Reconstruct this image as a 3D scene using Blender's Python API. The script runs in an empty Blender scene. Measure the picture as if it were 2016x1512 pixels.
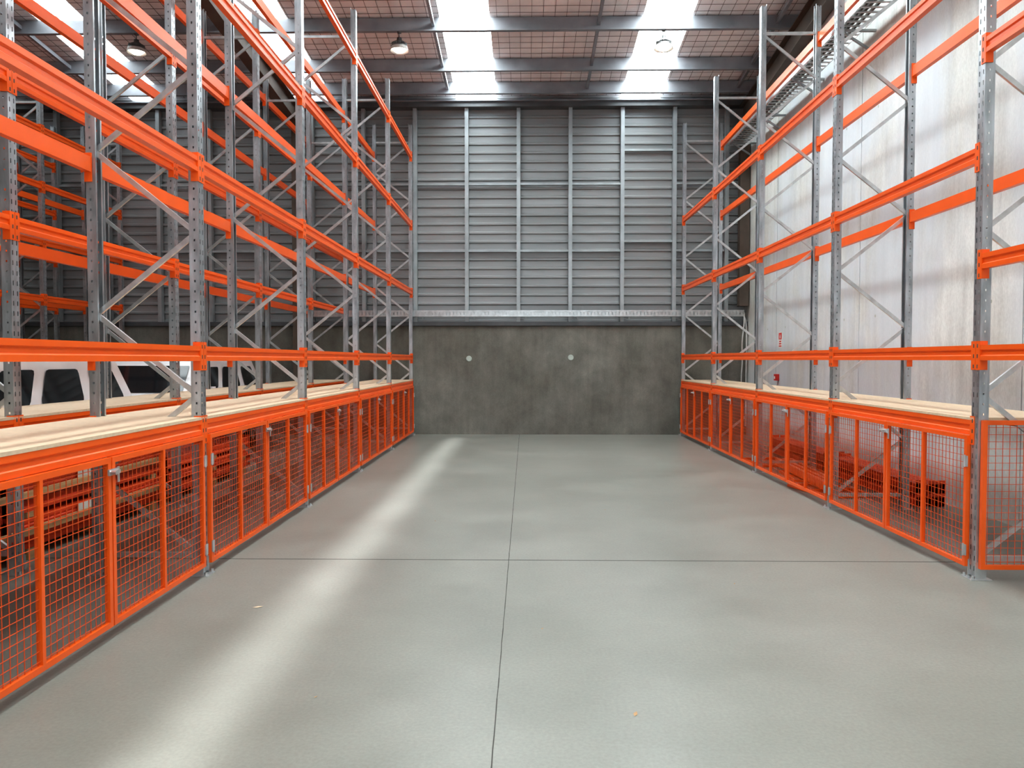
import bpy, math, random
from mathutils import Vector, Matrix
random.seed(4)
S = bpy.context.scene
COL = S.collection

# ---------------------------------------------------------------- materials
def new_mat(name):
    m = bpy.data.materials.new(name); m.use_nodes = True
    nt = m.node_tree; b = nt.nodes['Principled BSDF']
    return m, nt, b

def mat(name, col, rough=.5, metal=0., var=.12, scale=6., bump=0., bscale=60., stretch=(1,1,1), col2=None, emis=None, es=0, coat=0):
    m, nt, b = new_mat(name)
    tc = nt.nodes.new('ShaderNodeTexCoord'); mp = nt.nodes.new('ShaderNodeMapping')
    mp.inputs['Scale'].default_value = stretch
    nt.links.new(tc.outputs['Object'], mp.inputs['Vector'])
    n = nt.nodes.new('ShaderNodeTexNoise'); n.inputs['Scale'].default_value = scale; n.inputs['Detail'].default_value = 5
    nt.links.new(mp.outputs[0], n.inputs['Vector'])
    r = nt.nodes.new('ShaderNodeValToRGB')
    r.color_ramp.elements[0].position = .32; r.color_ramp.elements[1].position = .68
    c2 = col2 if col2 else tuple(min(1, c*(1+var)) for c in col)
    c1 = tuple(c*(1-var) for c in col) if not col2 else col
    r.color_ramp.elements[0].color = (*c1, 1); r.color_ramp.elements[1].color = (*c2, 1)
    nt.links.new(n.outputs['Fac'], r.inputs['Fac']); nt.links.new(r.outputs[0], b.inputs['Base Color'])
    b.inputs['Roughness'].default_value = rough; b.inputs['Metallic'].default_value = metal
    if coat: b.inputs['Coat Weight'].default_value = coat
    if bump:
        n2 = nt.nodes.new('ShaderNodeTexNoise'); n2.inputs['Scale'].default_value = bscale; n2.inputs['Detail'].default_value = 4
        nt.links.new(mp.outputs[0], n2.inputs['Vector'])
        bp = nt.nodes.new('ShaderNodeBump'); bp.inputs['Strength'].default_value = bump; bp.inputs['Distance'].default_value = .02
        nt.links.new(n2.outputs['Fac'], bp.inputs['Height']); nt.links.new(bp.outputs[0], b.inputs['Normal'])
    if emis:
        b.inputs['Emission Color'].default_value = (*emis, 1); b.inputs['Emission Strength'].default_value = es
    return m

def concrete(name, dark, light, rough=(.35, .6), big=.35, mid=2.2, stain=None, stain_amt=.5, stretch=(1,1,1), bump=.08, tint=None, smid=(.78,1.1), sp=(.60,.74), sscale=1.1, streak=0):
    m, nt, b = new_mat(name)
    N = nt.nodes.new; L = nt.links.new
    tc = N('ShaderNodeTexCoord'); mp = N('ShaderNodeMapping'); mp.inputs['Scale'].default_value = stretch
    L(tc.outputs['Object'], mp.inputs['Vector'])
    def noise(s, d=6, dist=0., v=None):
        n = N('ShaderNodeTexNoise'); n.inputs['Scale'].default_value = s; n.inputs['Detail'].default_value = d
        n.inputs['Distortion'].default_value = dist; n.inputs['Roughness'].default_value = .6
        L(v if v else mp.outputs[0], n.inputs['Vector']); return n.outputs['Fac']
    def ramp(f, a, c, p0=.35, p1=.65):
        r = N('ShaderNodeValToRGB'); r.color_ramp.elements[0].position = p0; r.color_ramp.elements[1].position = p1
        r.color_ramp.elements[0].color = (*a, 1); r.color_ramp.elements[1].color = (*c, 1)
        L(f, r.inputs['Fac']); return r.outputs[0]
    def mix(kind, fac, a, c):
        x = N('ShaderNodeMixRGB'); x.blend_type = kind
        if isinstance(fac, float): x.inputs[0].default_value = fac
        else: L(fac, x.inputs[0])
        if isinstance(a, tuple): x.inputs[1].default_value = (*a, 1)
        else: L(a, x.inputs[1])
        if isinstance(c, tuple): x.inputs[2].default_value = (*c, 1)
        else: L(c, x.inputs[2])
        return x.outputs[0]
    base = ramp(noise(big, 8, .3), dark, light, .3, .7)
    md = ramp(noise(mid, 9, .1), (smid[0],)*3, (smid[1],)*3, .28, .72)
    c = mix('MULTIPLY', 1., base, md)
    fine = ramp(noise(55, 3), (.88,.88,.88), (1.06,1.06,1.06), .3, .7)
    c = mix('MULTIPLY', 1., c, fine)
    if stain:
        sf = ramp(noise(sscale, 8, .1), (0,0,0), (stain_amt,)*3, *sp)
        c = mix('MIX', sf, c, stain)
    if streak:
        mp2 = N('ShaderNodeMapping'); mp2.inputs['Scale'].default_value = (3,3,.22); L(tc.outputs['Object'], mp2.inputs['Vector'])
        st = ramp(noise(2.2, 6, .2, mp2.outputs[0]), (1-streak,)*3, (1.05,)*3, .36, .58)
        c = mix('MULTIPLY', 1., c, st)
    if tint:
        tf = ramp(noise(.5, 4, .5), (0,0,0), (.7,)*3, .45, .6)
        c = mix('MIX', tf, c, tint)
    L(c, b.inputs['Base Color'])
    rr = ramp(noise(.6, 3), (rough[0],)*3, (rough[1],)*3, .25, .75)
    L(rr, b.inputs['Roughness'])
    bp = N('ShaderNodeBump'); bp.inputs['Strength'].default_value = bump; bp.inputs['Distance'].default_value = .01
    L(noise(30, 5), bp.inputs['Height']); L(bp.outputs[0], b.inputs['Normal'])
    return m

M_orange = mat('orange_powder_coat', (.84,.12,.010), .34, 0, .05, 3.)
M_orange_wire = mat('orange_wire', (.70,.09,.010), .45, 0, .05, 3.)
M_orange_old = mat('orange_paint_dusty', (.62,.055,.012), .5, 0, .2, 3.)
M_galv = mat('galvanised_steel', (.44,.465,.485), .30, .72, .28, 14., stretch=(1,1,.25))
M_brace = mat('galvanised_brace', (.60,.61,.61), .28, .75, .15, 10.)
M_board = mat('particle_board', (.64,.50,.35), .6, 0, .07, 30., .05, 120)
M_timber = mat('timber', (.42,.25,.12), .7, 0, .25, 8., .1, 50, (1,.15,4))
M_floor = concrete('floor_concrete', (.195,.195,.168), (.275,.275,.245), (.30,.42), .22, 1.2, bump=.04, smid=(.86,1.10))
M_cwall = concrete('wall_concrete_dark', (.125,.122,.10), (.235,.23,.20), (.6,.8), .8, 3.0, (.085,.072,.055), .35, (1,1,.8), smid=(.74,1.18), sp=(.45,.75), sscale=1.3, streak=.08)
M_rwall = concrete('wall_concrete_pale', (.55,.57,.53), (.78,.81,.79), (.6,.8), .35, 2.2, (.36,.35,.30), .35, (1,1,.5), tint=(.62,.69,.75), smid=(.82,1.06), sp=(.50,.75), sscale=1.0, streak=.10)
M_clad = mat('steel_cladding', (.30,.31,.312), .38, .35, .16, .7, stretch=(.3,1,3))
M_stud = mat('galvanised_girt', (.37,.40,.41), .42, .5, .15, 3.)
M_dark = mat('dark_steel', (.10,.105,.11), .5, .3, .2, 3.)
M_purlin = mat('purlin_steel', (.29,.305,.33), .45, .4, .2, 2.)
M_rafter = mat('rafter_primer', (.10,.078,.062), .6, .1, .25, 2.)
M_insul = mat('roof_insulation', (.80,.77,.77), .7, 0, .10, 1.6, .6, 5.)
M_wire = mat('roof_wire', (.13,.10,.09), .6, .2)
M_sky = mat('skylight_sheet', (.8,.85,.9), .5, 0, .05, 2., emis=(.89,.98,1.0), es=18.)
M_sky2 = mat('skylight_sheet_dim', (.8,.85,.9), .5, 0, .05, 2., emis=(.88,.97,1.0), es=6.)  # same sheet, glow set weaker to keep the left of the hall dark
M_lamp = mat('lamp_diffuser', (.9,.9,.85), .4, emis=(1,.93,.8), es=9.)
M_lamph = mat('lamp_housing', (.14,.14,.14), .4, .6)
M_lampr = mat('lamp_reflector', (.65,.63,.60), .3, .5)
M_joint = mat('joint_filler', (.06,.057,.05), .8)
M_white = mat('white_car_paint', (.82,.82,.82), .25, 0, .03, coat=.5)
M_glass = mat('dark_glass', (.012,.014,.016), .06, 0, .05)
M_rubber = mat('tyre_rubber', (.02,.02,.02), .8)
M_alloy = mat('wheel_alloy', (.5,.5,.5), .35, .8)
M_disc = mat('wall_disc', (.42,.47,.42), .6)
M_red = mat('sign_red', (.62,.03,.02), .5)
M_signw = mat('sign_white', (.75,.75,.72), .5)
M_cable = mat('white_conduit', (.62,.62,.6), .5)
M_label = mat('paper_label', (.6,.6,.55), .7)
M_tail = mat('tail_lamp', (.45,.01,.01), .2)

# ---------------------------------------------------------------- mesh helper
class MB:
    def __init__(s): s.v=[]; s.f=[]; s.m=[]; s.mats=[]
    def mi(s, m):
        if m not in s.mats: s.mats.append(m)
        return s.mats.index(m)
    def face(s, pts, m):
        n=len(s.v); s.v += [tuple(p) for p in pts]; s.f.append(tuple(range(n,n+len(pts)))); s.m.append(s.mi(m))
    def box(s, x0,x1,y0,y1,z0,z1,m):
        n=len(s.v)
        s.v += [(x0,y0,z0),(x1,y0,z0),(x1,y1,z0),(x0,y1,z0),(x0,y0,z1),(x1,y0,z1),(x1,y1,z1),(x0,y1,z1)]
        for q in ((0,3,2,1),(4,5,6,7),(0,1,5,4),(1,2,6,5),(2,3,7,6),(3,0,4,7)):
            s.f.append(tuple(n+i for i in q)); s.m.append(s.mi(m))
    def strut(s, p, q, w, h, m, up=(0,0,1)):
        p=Vector(p); q=Vector(q); d=(q-p).normalized(); up=Vector(up)
        if abs(d.dot(up))>.98: up=Vector((0,1,0))
        a=d.cross(up).normalized(); b=a.cross(d).normalized()
        n=len(s.v)
        for e in (p,q):
            for sa,sb in ((-1,-1),(1,-1),(1,1),(-1,1)):
                s.v.append(tuple(e+a*sa*w/2+b*sb*h/2))
        for k in ((0,1,2,3),(7,6,5,4),(0,4,5,1),(1,5,6,2),(2,6,7,3),(3,7,4,0)):
            s.f.append(tuple(n+i for i in k)); s.m.append(s.mi(m))
    def prism(s, prof, a, b, m, axis='y', caps=True, closed=True):
        n=len(s.v); k=len(prof)
        def P(p,t):
            if axis=='y': return (p[0],t,p[1])
            if axis=='x': return (t,p[0],p[1])
            return (p[0],p[1],t)
        s.v += [P(p,a) for p in prof]+[P(p,b) for p in prof]
        for i in range(k if closed else k-1):
            j=(i+1)%k; s.f.append((n+i,n+j,n+k+j,n+k+i)); s.m.append(s.mi(m))
        if caps and closed:
            s.f.append(tuple(n+i for i in range(k))[::-1]); s.m.append(s.mi(m))
            s.f.append(tuple(n+k+i for i in range(k))); s.m.append(s.mi(m))
    def lathe(s, prof, c, m, seg=24, axis='z'):
        n=len(s.v); k=len(prof)
        for i in range(seg):
            t=2*math.pi*i/seg
            for r,h in prof:
                if axis=='z': s.v.append((c[0]+r*math.cos(t),c[1]+r*math.sin(t),c[2]+h))
                elif axis=='x': s.v.append((c[0]+h,c[1]+r*math.cos(t),c[2]+r*math.sin(t)))
                else: s.v.append((c[0]+r*math.cos(t),c[1]+h,c[2]+r*math.sin(t)))
        for i in range(seg):
            j=(i+1)%seg
            for q in range(k-1):
                s.f.append((n+i*k+q,n+j*k+q,n+j*k+q+1,n+i*k+q+1)); s.m.append(s.mi(m))
    def mesh(s, name, smooth=False):
        me=bpy.data.meshes.new(name); me.from_pydata(s.v,[],s.f)
        for m in s.mats: me.materials.append(m)
        me.polygons.foreach_set('material_index', s.m)
        if smooth: me.polygons.foreach_set('use_smooth',[True]*len(me.polygons))
        me.update(); return me
def obj(name, me, parent=None, loc=(0,0,0), rz=0, bevel=0):
    o=bpy.data.objects.new(name, me); COL.objects.link(o); o.location=loc; o.rotation_euler=(0,0,rz)
    if parent: o.parent=parent
    if bevel:
        b=o.modifiers.new('bevel','BEVEL'); b.width=bevel; b.segments=2; b.limit_method='ANGLE'
    return o
def empty(name, loc=(0,0,0)):
    e=bpy.data.objects.new(name,None); COL.objects.link(e); e.location=loc; e.empty_display_size=.2; return e

# ---------------------------------------------------------------- dimensions
XL, XR, XW, XWL = -2.40, 3.29, 4.72, -15.0
SP = 2.66; Y0 = 5.68
YS = [Y0+SP*k for k in range(5)]
YW = 16.52; YF = -6.0
def roof(y): return 7.22+.1*(16.5-y)

# ---------------------------------------------------------------- floor
b=MB(); b.box(XWL,XW,YF,YW,-.15,0,M_floor); obj('floor', b.mesh('floor'))
b=MB()
for x in (-.135,-9.0):
    y=YF; px=x
    while y<YW-.02:
        y1=min(y+.12,YW-.01); nx=x+random.uniform(-.0012,.0012); wj=random.uniform(.0022,.003)
        b.face([(px-wj,y,.0012),(px+wj,y,.0012),(nx+wj,y1,.0012),(nx-wj,y1,.0012)],M_joint); px=nx; y=y1
for y in (6.13,.2): b.box(XWL,XW,y-.0055,y+.0055,.0003,.0012,M_joint)
obj('floor_joint', b.mesh('floor_joint'))

# ---------------------------------------------------------------- back wall
wb=empty('wall_back')
b=MB(); b.box(XWL,XW,YW,YW+.2,0,2.33,M_cwall); obj('concrete_upstand', b.mesh('concrete_upstand'), wb)
b=MB()
prof=[]; z=2.3
while z<7.3:
    prof += [(YW+.17,z),(YW+.17,z+.105),(YW+.132,z+.125),(YW+.132,z+.160),(YW+.17,z+.18)]
    z+=.190
b.prism(prof, XWL, XW, M_clad, 'x', closed=False); obj('cladding', b.mesh('cladding'), wb)
b=MB()
xs=[-2.37+1.107*i for i in range(-11,7)]
for x in xs:
    b.box(x-.04,x+.04,YW-.005,YW,2.42,7.1,M_stud)
    b.box(x-.04,x-.034,YW,YW+.12,2.42,7.1,M_stud)
    b.box(x+.034,x+.04,YW,YW+.12,2.42,7.1,M_stud)
for i in range(len(xs)-1):
    a,c=xs[i]+.04,xs[i+1]-.04
    lv=[5.36,3.94]
    if abs(xs[i]-2.06)<.2: lv=[6.07,4.14]
    for z in lv: b.box(a,c,YW+.03,YW+.11,z-.022,z+.022,M_stud)
obj('girts', b.mesh('girts'), wb)
b=MB()
b.box(XWL,XW,YW-.06,YW+.14,2.335,2.42,M_dark)
b.box(XWL,XW,YW-.10,YW+.14,6.96,7.06,M_dark); b.box(XWL,XW,YW-.16,YW+.14,7.06,7.08,M_purlin)
obj('bearer_channel', b.mesh('bearer_channel'), wb)
b=MB()
for x,z in ((-1.22,1.63),(.965,1.655)):
    b.lathe([(0,-.012),(.052,-.012),(.062,-.006),(.062,.004)],(x,YW-.004,z),M_disc,28,'y')
obj('lifting_point_cap', b.mesh('lifting_point_cap'), wb)

# cable tray along the back wall
b=MB()
ty=YW-.115
b.box(-4.6,4.62,ty,ty+.1,2.527,2.531,M_brace)
b.box(-4.6,4.62,ty,ty+.003,2.53,2.562,M_brace); b.box(-4.6,4.62,ty,ty+.003,2.625,2.66,M_brace)
x=-4.6
while x<4.6:
    b.box(x,x+.05,ty,ty+.003,2.56,2.63,M_brace)
    x+=.075
b.box(-4.6,4.62,ty+.097,ty+.1,2.53,2.66,M_brace)
x=-4.4
while x<4.6:
    b.strut((x,ty+.05,2.5),(x,YW+.01,2.5),.03,.03,M_stud); x+=1.1
obj('cable_tray', b.mesh('cable_tray'))

# ---------------------------------------------------------------- right wall
wr=empty('wall_right')
b=MB(); js=[YF,-3.4,.2,3.8,7.4,11.0,14.6,YW+.2]
for i in range(len(js)-1):
    y0,y1=js[i]+.008,js[i+1]-.008
    n=len(b.v); k=b.mi(M_rwall)
    b.v += [(XW,y0,0),(XW+.2,y0,0),(XW+.2,y1,0),(XW,y1,0),(XW,y0,roof(y0)-.02),(XW+.2,y0,roof(y0)-.02),(XW+.2,y1,roof(y1)-.02),(XW,y1,roof(y1)-.02)]
    for q in ((0,3,2,1),(4,5,6,7),(0,1,5,4),(1,2,6,5),(2,3,7,6),(3,0,4,7)): b.f.append(tuple(n+t for t in q)); b.m.append(k)
    b.box(XW+.012,XW+.18,y1,y1+.016,0,roof(y1)-.1,M_joint)
    for dz in (2.2,5.0):
        for dy in (.5,-.5):
            b.lathe([(0,-.001),(.02,-.001)],(XW-.001,(y0 if dy>0 else y1)+dy,dz),M_disc,12,'x')
obj('precast_panels', b.mesh('precast_panels'), wr)
b=MB(); b.box(XWL-.2,XWL,YF,YW+.2,0,roof(YF),M_cwall); obj('wall_left', b.mesh('wall_left'))
b=MB(); b.box(XWL,-6.5,YF-.2,YF,0,roof(YF)-.05,M_cwall); b.box(-6.5,XW,YF-.2,YF,5.4,roof(YF)-.05,M_cwall)
obj('wall_front', b.mesh('wall_front'))

# ---------------------------------------------------------------- ceiling
sk=[(-1.49,-.63),(2.02,2.86),(-5.0,-4.14),(-8.5,-7.66),(-12.0,-11.2)]
sk.sort()
b=MB(); x=XWL-.2
def roofstrip(b,x0,x1,m,t=.08,dz=0):
    k=b.mi(m); n=len(b.v); ya,yb=YF-.2,YW+.2
    b.v += [(x0,ya,roof(ya)+dz),(x1,ya,roof(ya)+dz),(x1,yb,roof(yb)+dz),(x0,yb,roof(yb)+dz)]
    b.v += [(x0,ya,roof(ya)+t+dz),(x1,ya,roof(ya)+t+dz),(x1,yb,roof(yb)+t+dz),(x0,yb,roof(yb)+t+dz)]
    for q in ((0,3,2,1),(4,5,6,7),(0,1,5,4),(1,2,6,5),(2,3,7,6),(3,0,4,7)): b.f.append(tuple(n+t2 for t2 in q)); b.m.append(k)
for a,c in sk+[(XW+.2,None)]:
    roofstrip(b,x,a,M_insul); x=c
obj('ceiling', b.mesh('ceiling'))
for a,c in sk:
    b=MB(); roofstrip(b,a,c,M_sky if a>-2 else M_sky2,.01,.04); obj('skylight', b.mesh('skylight'))
b=MB()
x=XWL+.1
while x<XW:
    b.strut((x,YF,roof(YF)-.012),(x,YW,roof(YW)-.012),.006,.005,M_wire); x+=.2
y=YF+.1
while y<YW:
    b.box(XWL,XW,y-.003,y+.003,roof(y)-.02,roof(y)-.015,M_wire); y+=.2
obj('roof_safety_mesh', b.mesh('roof_safety_mesh'))
# purlins
b=MB(); PY=[15.85,14.88,13.43]
while PY[-1]-1.47>YF: PY.append(PY[-1]-1.47)
for yp in PY:
    zt=roof(yp)-.025
    b.box(XWL,XW,yp-.004,yp+.004,zt-.25,zt,M_purlin)
    b.box(XWL,XW,yp,yp+.075,zt-.006,zt,M_purlin)
    b.box(XWL,XW,yp-.075,yp,zt-.25,zt-.244,M_purlin)
    b.box(XWL,XW,yp-.078,yp-.072,zt-.25,zt-.23,M_purlin)
for i in range(len(PY)-1):
    for x in (-1.6,1.25,-5.3,-8.8,4.3):
        b.strut((x,PY[i]-.005,roof(PY[i])-.14),(x,PY[i+1]+.005,roof(PY[i+1])-.14),.05,.07,M_purlin)
obj('roof_purlins', b.mesh('roof_purlins'))
# rafters
def rafter(x,name,zc=0):
    b=MB()
    for dz0,dz1,w in ((-.295,-.28,.2),(-.70,-.685,.2),(-.69,-.29,.012)):
        n=len(b.v); k=b.mi(M_rafter); ya,yb=YF,YW-.02
        for z0 in (dz0,dz1):
            b.v += [(x-w/2,ya,roof(ya)+z0),(x+w/2,ya,roof(ya)+z0),(x+w/2,yb,roof(yb)+z0),(x-w/2,yb,roof(yb)+z0)]
        for q in ((0,3,2,1),(4,5,6,7),(0,1,5,4),(1,2,6,5),(2,3,7,6),(3,0,4,7)): b.f.append(tuple(n+t2 for t2 in q)); b.m.append(k)
    yc=YW-.10
    dd=.08 if zc else .09
    for y in (yc-dd,yc+dd): b.box(x-.1,x+.1,y-.006,y+.006,zc,roof(yc)-.6,M_rafter)
    b.box(x-.005,x+.005,yc-dd,yc+dd,zc,roof(yc)-.6,M_rafter)
    if zc: b.box(x-.1,x+.1,yc-dd-.006,yc+dd+.006,zc-.01,zc,M_rafter)
    return obj(name,b.mesh(name))
rafter(-4.86,'steel_portal_frame'); rafter(-12.5,'steel_portal_frame'); rafter(4.6,'steel_portal_frame',2.75)

# ---------------------------------------------------------------- rack parts
H=6.6
def upright_mesh():
    b=MB()
    def sheet(P, cols):
        z=.02; pitch=.075
        while z+pitch<=H:
            for u0,u1,h in cols:
                if h:
                    hz=.034 if h==1 else .016
                    b.face([P(u0,z),P(u1,z),P(u1,z+pitch-hz),P(u0,z+pitch-hz)],M_galv)
                else:
                    b.face([P(u0,z),P(u1,z),P(u1,z+pitch),P(u0,z+pitch)],M_galv)
            z+=pitch
    sheet(lambda u,z:(0,u,z),[(-.045,-.028,0),(-.028,-.018,1),(-.018,.018,0),(.018,.028,1),(.028,.045,0)])
    for sgn in (-1,1):
        sheet(lambda u,z:(-u,sgn*.045,z),[(0,.026,0),(.026,.038,2),(.038,.07,0)])
        b.box(-.072,-.07,min(sgn*.045,sgn*.026),max(sgn*.045,sgn*.026),.02,H-.03,M_galv)
    b.box(-.11,.045,-.07,.07,0,.006,M_brace)
    b.box(-.075,.006,-.05,-.046,.006,.13,M_brace); b.box(-.075,.006,.046,.05,.006,.13,M_brace)
    for y in (-.055,.055): b.lathe([(0,.03),(.009,.03),(.009,.012),(.015,.012),(.015,.006)],(.028,y,0),M_brace,10)
    return b.mesh('upright')
UP=upright_mesh()
D=.83
def frame_mesh():
    b=MB(); z=.15; s=0
    b.strut((-.035,0,.15),(-D+.035,0,.15),.035,.035,M_brace)
    while z+.6<H-.1:
        x0,x1=(-.04,-D+.04) if s==0 else (-D+.04,-.04)
        b.strut((x0,.012 if s else -.012,z),(x1,.012 if s else -.012,z+.6),.022,.036,M_brace); z+=.6; s^=1
    b.strut((-.035,0,z+.03),(-D+.035,0,z+.03),.035,.035,M_brace)
    return b.mesh('frame_bracing')
FR=frame_mesh()
def beam_mesh():
    b=MB()
    pr=[(.004,.055),(.004,.022),(-.008,.013),(-.008,-.013),(.004,-.022),(.004,-.055),(-.046,-.055),(-.046,.055)]
    b.prism(pr,.05,SP-.05,M_orange)
    for y0,y1,yi in ((.002,.052,1),(SP-.052,SP-.002,-1)):
        b.box(.001,.006,y0,y1,-.125,.085,M_orange)
        ye=y1 if yi>0 else y0
        b.box(-.05,.006,ye-.003,ye+.003,-.125,.085,M_orange)
        yc=(y0+y1)/2 - yi*.004
        for z in (-.1,-.025,.05):
            b.box(.0055,.0068,yc-.006,yc+.006,z-.014,z+.014,M_joint)
    return b.mesh('beam')
BM=beam_mesh()
def deck_mesh():
    b=MB(); n=3; w=(SP-.006)/n
    for i in range(n):
        b.box(-D+.004,.006,.003+i*w+.001,.003+(i+1)*w-.001,0,.02,M_board)
    return b.mesh('deck_board')
DK=deck_mesh()
DZ=1.165
def rack(xf, d, ys, front, rear, deck_bays=None, deck=True):
    e=empty('pallet_rack')
    r=0 if d>0 else math.pi
    for y in ys:
        obj('upright',UP,e,(xf,y,0),r)
        obj('upright',UP,e,(xf-d*D,y,0),r+math.pi)
        obj('frame_bracing',FR,e,(xf,y,0),r)
    for i in range(len(ys)-1):
        f=front[i] if isinstance(front[0],(list,tuple)) else front
        g=rear[i] if isinstance(rear[0],(list,tuple)) else rear
        ya,yb=ys[i],ys[i+1]
        for z in f: obj('beam',BM,e,(xf,ya if d>0 else yb,z),r)
        for z in g: obj('beam',BM,e,(xf-d*D,yb if d>0 else ya,z),r+math.pi)
        if deck and (deck_bays is None or i in deck_bays):
            obj('deck_board',DK,e,(xf,ya if d>0 else yb,DZ),r)
    return e
YL=[Y0-2*SP,Y0-SP]+YS
dk=DZ-.056
rack(XL,1,YL,[dk,1.655,3.04,4.46,5.9],[dk,1.655,3.04,4.46,5.9])
rack(-3.80,1,YL,[dk,2.62,3.7,4.9,6.2],[dk,2.62,3.7,4.9,6.2])
YR=[Y0-SP]+YS
near=[1.66,2.32,3.86,5.3]
rack(XR,-1,YR,[near]+[[dk,1.66,3.10,4.54]]*4,[[1.66,3.12,4.65,6.1]]+[[dk,1.66,3.12,4.65,6.1]]*4,deck_bays=[1,2,3,4])
rack(-8.6,1,YS,[1.4,2.7,3.7,4.7,5.7],[1.4,2.7,3.7,4.7,5.7],deck=False)
rack(-10.0,1,YS[1:],[1.4,2.7,3.7,4.7,5.7],[1.4,2.7,3.7,4.7,5.7],deck=False)

# ---------------------------------------------------------------- mesh gates
def gate_mesh(w,z0,z1,mids=1,name='mesh_gate'):
    b=MB(); t=.032
    b.box(-t/2,t/2,0,t,z0,z1,M_orange); b.box(-t/2,t/2,w-t,w,z0,z1,M_orange)
    b.box(-t/2,t/2,t,w-t,z0,z0+t,M_orange); b.box(-t/2,t/2,t,w-t,z1-t,z1,M_orange)
    for k in range(mids):
        y=w*(k+1)/(mids+1); b.box(-t/2,t/2,y-t*.4,y+t*.4,z0+t,z1-t,M_orange)
    n=int(round(w/.051)); q=.0016
    for i in range(1,n):
        y=i*w/n; b.box(-q,q,y-q,y+q,z0+.01,z1-.01,M_orange_wire)
    n=int(round((z1-z0)/.051))
    for i in range(1,n):
        z=z0+i*(z1-z0)/n; b.box(q,3*q,.01,w-.01,z-q,z+q,M_orange_wire)
    return b.mesh(name)
GW=(SP-.1)/2-.008
GM=gate_mesh(GW,.075,1.05)
def latch_mesh():
    b=MB()
    b.box(0,.012,-.05,.05,.95,.985,M_brace); b.box(.012,.03,-.028,.036,.958,.977,M_brace)
    b.lathe([(0,.045),(.013,.045),(.013,.01)],(0.0,-.035,.967),M_brace,12,'x')
    b.box(.0,.006,.05,.07,.9,.99,M_brace)
    return b.mesh('latch')
LM=latch_mesh()
def hinge_mesh():
    b=MB()
    for z in (.2,.86):
        b.box(0,.008,-.012,.03,z-.04,z+.04,M_brace); b.lathe([(.007,-.045),(.007,.045)],(.008,0,z),M_brace,10)
    return b.mesh('hinge')
HM=hinge_mesh()
def fence(x,d,ys):
    e=empty('wire_mesh_gate_fence')
    for i in range(len(ys)-1):
        ya=ys[i]+.052; 
        obj('gate',GM,e,(x+d*.012,ya,0)); obj('gate',GM,e,(x+d*.012,ya+GW+.012,0))
        obj('latch',LM,e,(x+d*.03,ya+GW+.006,0),0 if d>0 else math.pi)
        obj('hinge',HM,e,(x+d*.028,ya+.01,0),0 if d>0 else math.pi)
        obj('hinge',HM,e,(x+d*.028,ys[i+1]-.06,0),0 if d>0 else math.pi)
    return e
fence(XL,1,YL)
eR=fence(XR,-1,YS)
EM=gate_mesh(D-.03,.085,1.17,0,'end_panel')
o=obj('end_panel',EM,eR,(XR+.015+D-.03,YS[0]-.066,0),math.pi/2)

# ---------------------------------------------------------------- beams stored on the ground
def bundle(name,x0,y0,nx,layers,m,dz0=.09,L=2.55,timber=True,label=True):
    e=empty(name); b=MB(); z=dz0
    for k in range(layers):
        if timber:
            for yy in (.25,L/2,L-.25):
                b.box(x0,x0+nx*.062,y0+yy-.045,y0+yy+.045,z-.045 if k else z-.09,z,M_timber)
        for i in range(nx):
            xx=x0+i*.062+random.uniform(-.003,.003)
            pr=[(xx+.05,z+.10),(xx+.05,z+.062),(xx+.044,z+.055),(xx+.044,z+.045),(xx+.05,z+.038),(xx+.05,z),(xx,z),(xx,z+.10)]
            oy=random.uniform(-.03,.03)
            b.prism(pr,y0+oy,y0+L+oy,m)
            for t in (0,L-.006): b.box(xx-.002,xx+.054,y0+oy+t,y0+oy+t+.006,z-.035 if k else z-.0,z+.12 if k<layers-1 else z+.14,m)
        z+=.147
    if label:
        for k in (1,3):
            if k<layers: b.box(x0+nx*.062-.002,x0+nx*.062+.0,y0+.9,y0+1.15,dz0+.147*k+.0,dz0+.147*k+.09,M_label)
    obj('beams',b.mesh(name),e)
    return e
for i,y in enumerate([.55,3.2,5.85,8.5]):
    e0=bundle('stacked_rack_beams',-4.55,y,9,5 if i<3 else 3,M_orange_old)
b=MB()
b.box(-4.55,-3.97,.5,8.45,.83,.848,M_timber)
for x in (-4.5,-4.05): b.box(x,x+.09,.55,8.4,.848,.893,M_timber)
for z in (.21,.505): b.box(-3.985,-3.95,.6,8.3,z,z+.055,M_timber)
obj('timber_planks',b.mesh('timber_planks'),e0)
bundle('stacked_rack_beams',4.28,8.45,5,2,M_orange_old,.002,2.45,timber=False,label=False)
bundle('stacked_rack_beams',4.28,11.1,5,2,M_orange_old,.002,2.45,timber=False,label=False)
gm2=gate_mesh(.9,0,.6,1,'spare_panel')
for (x,y,rz,z) in ((3.5,8.9,.2,.02),(3.52,10.1,-.1,.02),(3.55,11.5,.12,.02)):
    o=obj('spare_mesh_panel',gm2,None,(x,y,z),rz); o.rotation_euler=(0,math.radians(90),rz)
b=MB()
for i in range(3): b.strut((3.6+.09*i,9.0+i*.2,.09),(3.75+.1*i,11.5,.09),.05,.1,M_orange)
obj('loose_rack_beams',b.mesh('loose_rack_beams'))

# ---------------------------------------------------------------- high tray on right wall
b=MB()
for x in (4.22,4.56): b.box(x-.004,x+.004,-3,16.3,6.06,6.15,M_brace)
y=-2.9
while y<16.3:
    b.box(4.22,4.56,y-.02,y+.02,6.075,6.09,M_brace); y+=.14
for x,r in ((4.3,.014),(4.36,.018),(4.45,.014)): b.strut((x,-2.9,6.105),(x,16.2,6.105),r*2,r*2,M_joint)
y=-2
while y<16.2:
    b.box(4.2,XW-.002,y-.02,y+.02,6.03,6.06,M_stud); b.strut((4.25,y,6.04),(XW-.02,y,5.75),.03,.03,M_stud); y+=1.8
obj('cable_ladder',b.mesh('cable_ladder'))

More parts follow.
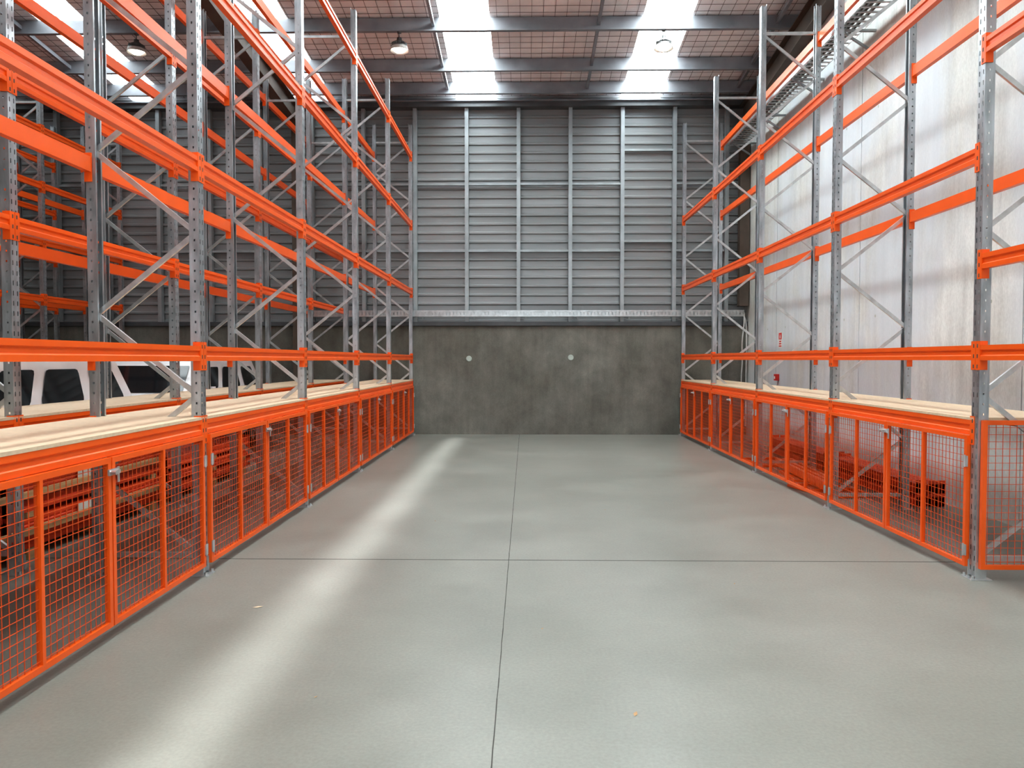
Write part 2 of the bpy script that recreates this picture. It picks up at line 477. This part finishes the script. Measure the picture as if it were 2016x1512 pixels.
cu=bpy.data.curves.new('white_conduit','CURVE'); cu.dimensions='3D'; cu.bevel_depth=.014
for pts in ([(4.62,16.44,2.66),(4.64,16.4,2.5),(4.6,16.38,2.2),(4.56,16.36,1.9),(4.6,16.36,1.5),(4.55,16.38,1.25),(4.6,16.4,.3)],[(4.5,16.44,2.6),(4.66,16.42,2.62),(4.68,16.4,2.2),(4.67,16.38,1.6),(4.67,16.4,.2)]):
    sp=cu.splines.new('NURBS'); sp.points.add(len(pts)-1)
    for p,q in zip(sp.points,pts): p.co=(*q,1)
    sp.order_u=4; sp.use_endpoint_u=True
cu.materials.append(M_cable); o=bpy.data.objects.new('electrical_conduit',cu); COL.objects.link(o)

b=MB(); yy=14.35
b.box(XW-.006,XW-.0,yy-.09,yy+.09,1.83,2.12,M_signw)
b.box(XW-.009,XW-.006,yy-.075,yy+.075,1.985,2.105,M_red)
b.face([(XW-.0095,yy-.02,2.0),(XW-.0095,yy+.02,2.0),(XW-.0095,yy+.03,2.03),(XW-.0095,yy,2.09),(XW-.0095,yy-.03,2.03)],M_signw)
for k in range(3): b.box(XW-.008,XW-.006,yy-.07+.01*k,yy+.07-.01*k,1.85+k*.042,1.872+k*.042,M_red)
obj('fire_sign',b.mesh('fire_sign'))
b=MB(); b.box(XW-.07,XW,14.4,14.5,1.22,1.34,M_red); b.box(XW-.073,XW-.07,14.42,14.48,1.25,1.3,M_signw)
obj('fire_call_point',b.mesh('fire_call_point'),bevel=.008)

# ---------------------------------------------------------------- high bay lamps
def lamp(x,y):
    zt=roof(y)-.28; z=zt-.26
    b=MB(); q=.8
    def pr(l): return [(r*q,h) for r,h in l]
    b.lathe(pr([(0,.16),(.05,.16),(.06,.10),(.11,.09),(.12,.05),(.10,.045),(.12,.03),(.175,.02),(.175,-.01),(.16,-.02),(.15,-.02)]),(x,y,z),M_lamph,32)
    for i in range(24):
        t=2*math.pi*i/24; b.strut((x+.05*math.cos(t),y+.05*math.sin(t),z+.06),(x+.13*math.cos(t),y+.13*math.sin(t),z+.04),.004,.05,M_lamph)
    b.lathe(pr([(.175,.0),(.20,-.06),(.205,-.065),(.198,-.065),(.15,-.015)]),(x,y,z),M_lampr,32)
    b.lathe(pr([(0,-.085),(.10,-.075),(.16,-.03),(.165,-.015)]),(x,y,z),M_lamp,32)
    b.strut((x,y,z+.15),(x,y,zt+.02),.012,.012,M_lamph)
    b.box(x-.03,x+.03,y-.03,y+.03,zt-.02,zt+.01,M_lamph)
    obj('high_bay_lamp',b.mesh('high_bay_lamp',True))
yl=PY[2]-.035
for x in (-2.18,2.36,-6.75): lamp(x,yl)
lamp(-2.18,PY[7]-.035); lamp(2.36,PY[7]-.035)

# ---------------------------------------------------------------- cars
def car(name,loc,rz,L=4.5,W=1.84,Ht=1.6):
    e=empty(name,loc); e.rotation_euler=(0,0,rz)
    h=W/2; b=MB()
    st=[(-L/2,.45,.95,.80*h),(-L/2+.08,.32,1.04,.93*h),(-L/2+.6,.28,1.10,h),(-.4,.26,1.10,h),(L/2-1.5,.26,1.08,h),(L/2-1.1,.28,1.05,.99*h),(L/2-.45,.3,.96,.96*h),(L/2-.1,.36,.84,.88*h),(L/2,.45,.70,.74*h)]
    rings=[]
    for y,zb,zt,w in st:
        r=[(-w*.80,y,zb),(-w*.97,y,zb+.08),(-w,y,zb+(zt-zb)*.5),(-w*.97,y,zt-.08),(-w*.86,y,zt),(w*.86,y,zt),(w*.97,y,zt-.08),(w,y,zb+(zt-zb)*.5),(w*.97,y,zb+.08),(w*.80,y,zb)]
        n=len(b.v); b.v+=r; rings.append(n)
    k=b.mi(M_white)
    for a,c in zip(rings,rings[1:]):
        for i in range(10):
            j=(i+1)%10; b.f.append((a+i,a+j,c+j,c+i)); b.m.append(k)
    b.f.append(tuple(rings[0]+i for i in range(10))); b.m.append(k)
    b.f.append(tuple(rings[-1]+i for i in range(10))[::-1]); b.m.append(k)
    obj('body',b.mesh('body',True),e)
    b=MB()
    yb0,yf0=-L/2+.1,L/2-1.15; yb1,yf1=-L/2+.35,L/2-1.85; wb_,wt=.90*h,.76*h
    zb,zt=1.05,Ht
    def G(s,t,u):
        w=wb_+(wt-wb_)*u; y0=yb0+(yb1-yb0)*u; y1=yf0+(yf1-yf0)*u
        return Vector((s*w,y0+(y1-y0)*t,zb+(zt-zb)*u))
    for s in (-1,1): b.face([G(s,0,0),G(s,1,0),G(s,1,1),G(s,0,1)],M_white)
    b.face([G(-1,0,0),G(1,0,0),G(1,0,1),G(-1,0,1)],M_white); b.face([G(-1,1,0),G(1,1,0),G(1,1,1),G(-1,1,1)],M_white)
    rr=[Vector((s*wt*q,yb1+(yf1-yb1)*t,Ht+.05)) for (s,q,t) in ((-1,.8,.08),(1,.8,.08),(1,.8,.9),(-1,.8,.9))]
    cn=[G(-1,0,1),G(1,0,1),G(1,1,1),G(-1,1,1)]
    b.face(rr,M_white)
    for i in range(4): b.face([cn[i],cn[(i+1)%4],rr[(i+1)%4],rr[i]],M_white)
    obj('cabin',b.mesh('cabin',False),e)
    b=MB(); of=.012
    for s in (-1,1):
        for t0,t1 in ((.07,.28),(.35,.60),(.66,.92)):
            A=G(s,t0,.16); B=G(s,t1,.16); C=G(s,min(t1,.88),.82); Dd=G(s,t0+.015,.82)
            pts=[]
            for P0,P1,P2 in ((Dd,A,B),(A,B,C),(B,C,Dd),(C,Dd,A)):
                for q in (P1+(P0-P1).normalized()*.05, P1+((P0-P1).normalized()+(P2-P1).normalized())*.012, P1+(P2-P1).normalized()*.05): pts.append(q+Vector((s*of,0,.004)))
            b.face(pts,M_glass)
    b.face([Vector((q.x,q.y-of,q.z+.004)) for q in (G(-.82,0,.16),G(.82,0,.16),G(.80,0,.82),G(-.80,0,.82))],M_glass)
    b.face([Vector((q.x,q.y+of,q.z+.006)) for q in (G(-.88,1,.10),G(.88,1,.10),G(.84,1,.86),G(-.84,1,.86))],M_glass)
    obj('windows',b.mesh('windows'),e)
    b=MB()
    for s in (-1,1):
        b.box(s*h-.02 if s>0 else s*h-.18, s*h+.18 if s>0 else s*h+.02, L/2-1.55,L/2-1.43,1.05,1.19,M_white)
        b.box(min(s*.55*h,s*.85*h),max(s*.55*h,s*.85*h),L/2-.11,L/2-.03,.62,.74,M_signw)
        b.box(min(s*.7*h,s*.88*h),max(s*.7*h,s*.88*h),-L/2-.01,-L/2+.06,.72,.95,M_tail)
        for t in (-.55,.55): b.box(min(s*(h-.01),s*(h+.012)),max(s*(h-.01),s*(h+.012)),t,t+.16,.90,.925,M_signw)
    b.box(-.45*h,.45*h,L/2-.03,L/2+.01,.5,.62,M_glass); b.box(-.26,.26,L/2,L/2+.012,.42,.5,M_signw)
    obj('trim_parts',b.mesh('trim_parts'),e,bevel=.012)
    b=MB()
    for s in (-1,1):
        for y in (-L/2+.85,L/2-.85):
            x=s*(h-.12)
            b.lathe([(.2,-.11),(.31,-.10),(.335,-.07),(.335,.07),(.31,.10),(.2,.11)],(x,y,.335),M_rubber,32,'x')
            b.lathe([(0,-.09),(.2,-.09)],(x,y,.335),M_alloy,24,'x'); b.lathe([(0,.09),(.2,.09)],(x,y,.335),M_alloy,24,'x')
            for i in range(5):
                t=i*2*math.pi/5
                b.strut((x+s*.1,y,.335),(x+s*.1,y+.2*math.cos(t),.335+.2*math.sin(t)),.04,.03,M_alloy,(1,0,0))
    obj('wheels',b.mesh('wheels'),e)
    return e
car('white_car',(-5.82,7.6,0),math.pi*1.0,4.5,1.84,1.60)
car('white_car',(-5.95,12.7,0),math.pi*1.0,4.6,1.84,1.58)

# ---------------------------------------------------------------- floor litter
b=MB()
for x,y,r,s in ((-1.74,4.92,.3,.035),(.50,3.45,1.2,.022),(.1,4.55,.6,.01),(.85,8.2,.2,.012),(1.5,5.5,.9,.01),(-.9,7.6,2,.012),(-1.0,3.6,.4,.01)):
    c,t=math.cos(r)*s,math.sin(r)*s
    b.face([(x-c,y-t,.002),(x+t*.4,y-c*.4,.003),(x+c,y+t,.006),(x-t*.5,y+c*.5,.004)],M_board if s>.03 else M_timber)
obj('floor_litter',b.mesh('floor_litter'))

# ---------------------------------------------------------------- lights
w=bpy.data.worlds.new('World'); S.world=w; w.use_nodes=True
w.node_tree.nodes['Background'].inputs[0].default_value=(.84,.94,1,1); w.node_tree.nodes['Background'].inputs[1].default_value=1.7
L=bpy.data.lights.new('door_portal','AREA'); L.shape='RECTANGLE'; L.size=XW+6.5; L.size_y=5.4
try: L.cycles.is_portal=True
except Exception: pass
o=bpy.data.objects.new('door_portal',L); COL.objects.link(o); o.location=((XW-6.5)/2,YF-.1,2.7); o.rotation_euler=(math.radians(90),0,0)
L=bpy.data.lights.new('floor_streak_lamp','AREA'); L.shape='RECTANGLE'; L.size=.14; L.size_y=13; L.energy=17; L.spread=math.radians(5.2); L.color=(.93,.97,1)  # added narrow lamp below the skylight, makes the bright streak on the floor
o=bpy.data.objects.new('floor_streak_lamp',L); COL.objects.link(o); o.location=(-1.44,9.2,roof(15.7)-.4)

# ---------------------------------------------------------------- camera
cam=bpy.data.cameras.new('camera'); cam.sensor_width=36; cam.lens=1514/2016*36; cam.clip_start=.05
c=bpy.data.objects.new('camera',cam); COL.objects.link(c); c.location=(0,0,1.61)
c.rotation_euler=(math.radians(90-1.816),0,math.radians(1.02)); S.camera=c
S.view_settings.view_transform='Standard'
try: S.view_settings.look='Medium High Contrast'
except Exception: pass
S.view_settings.exposure=0
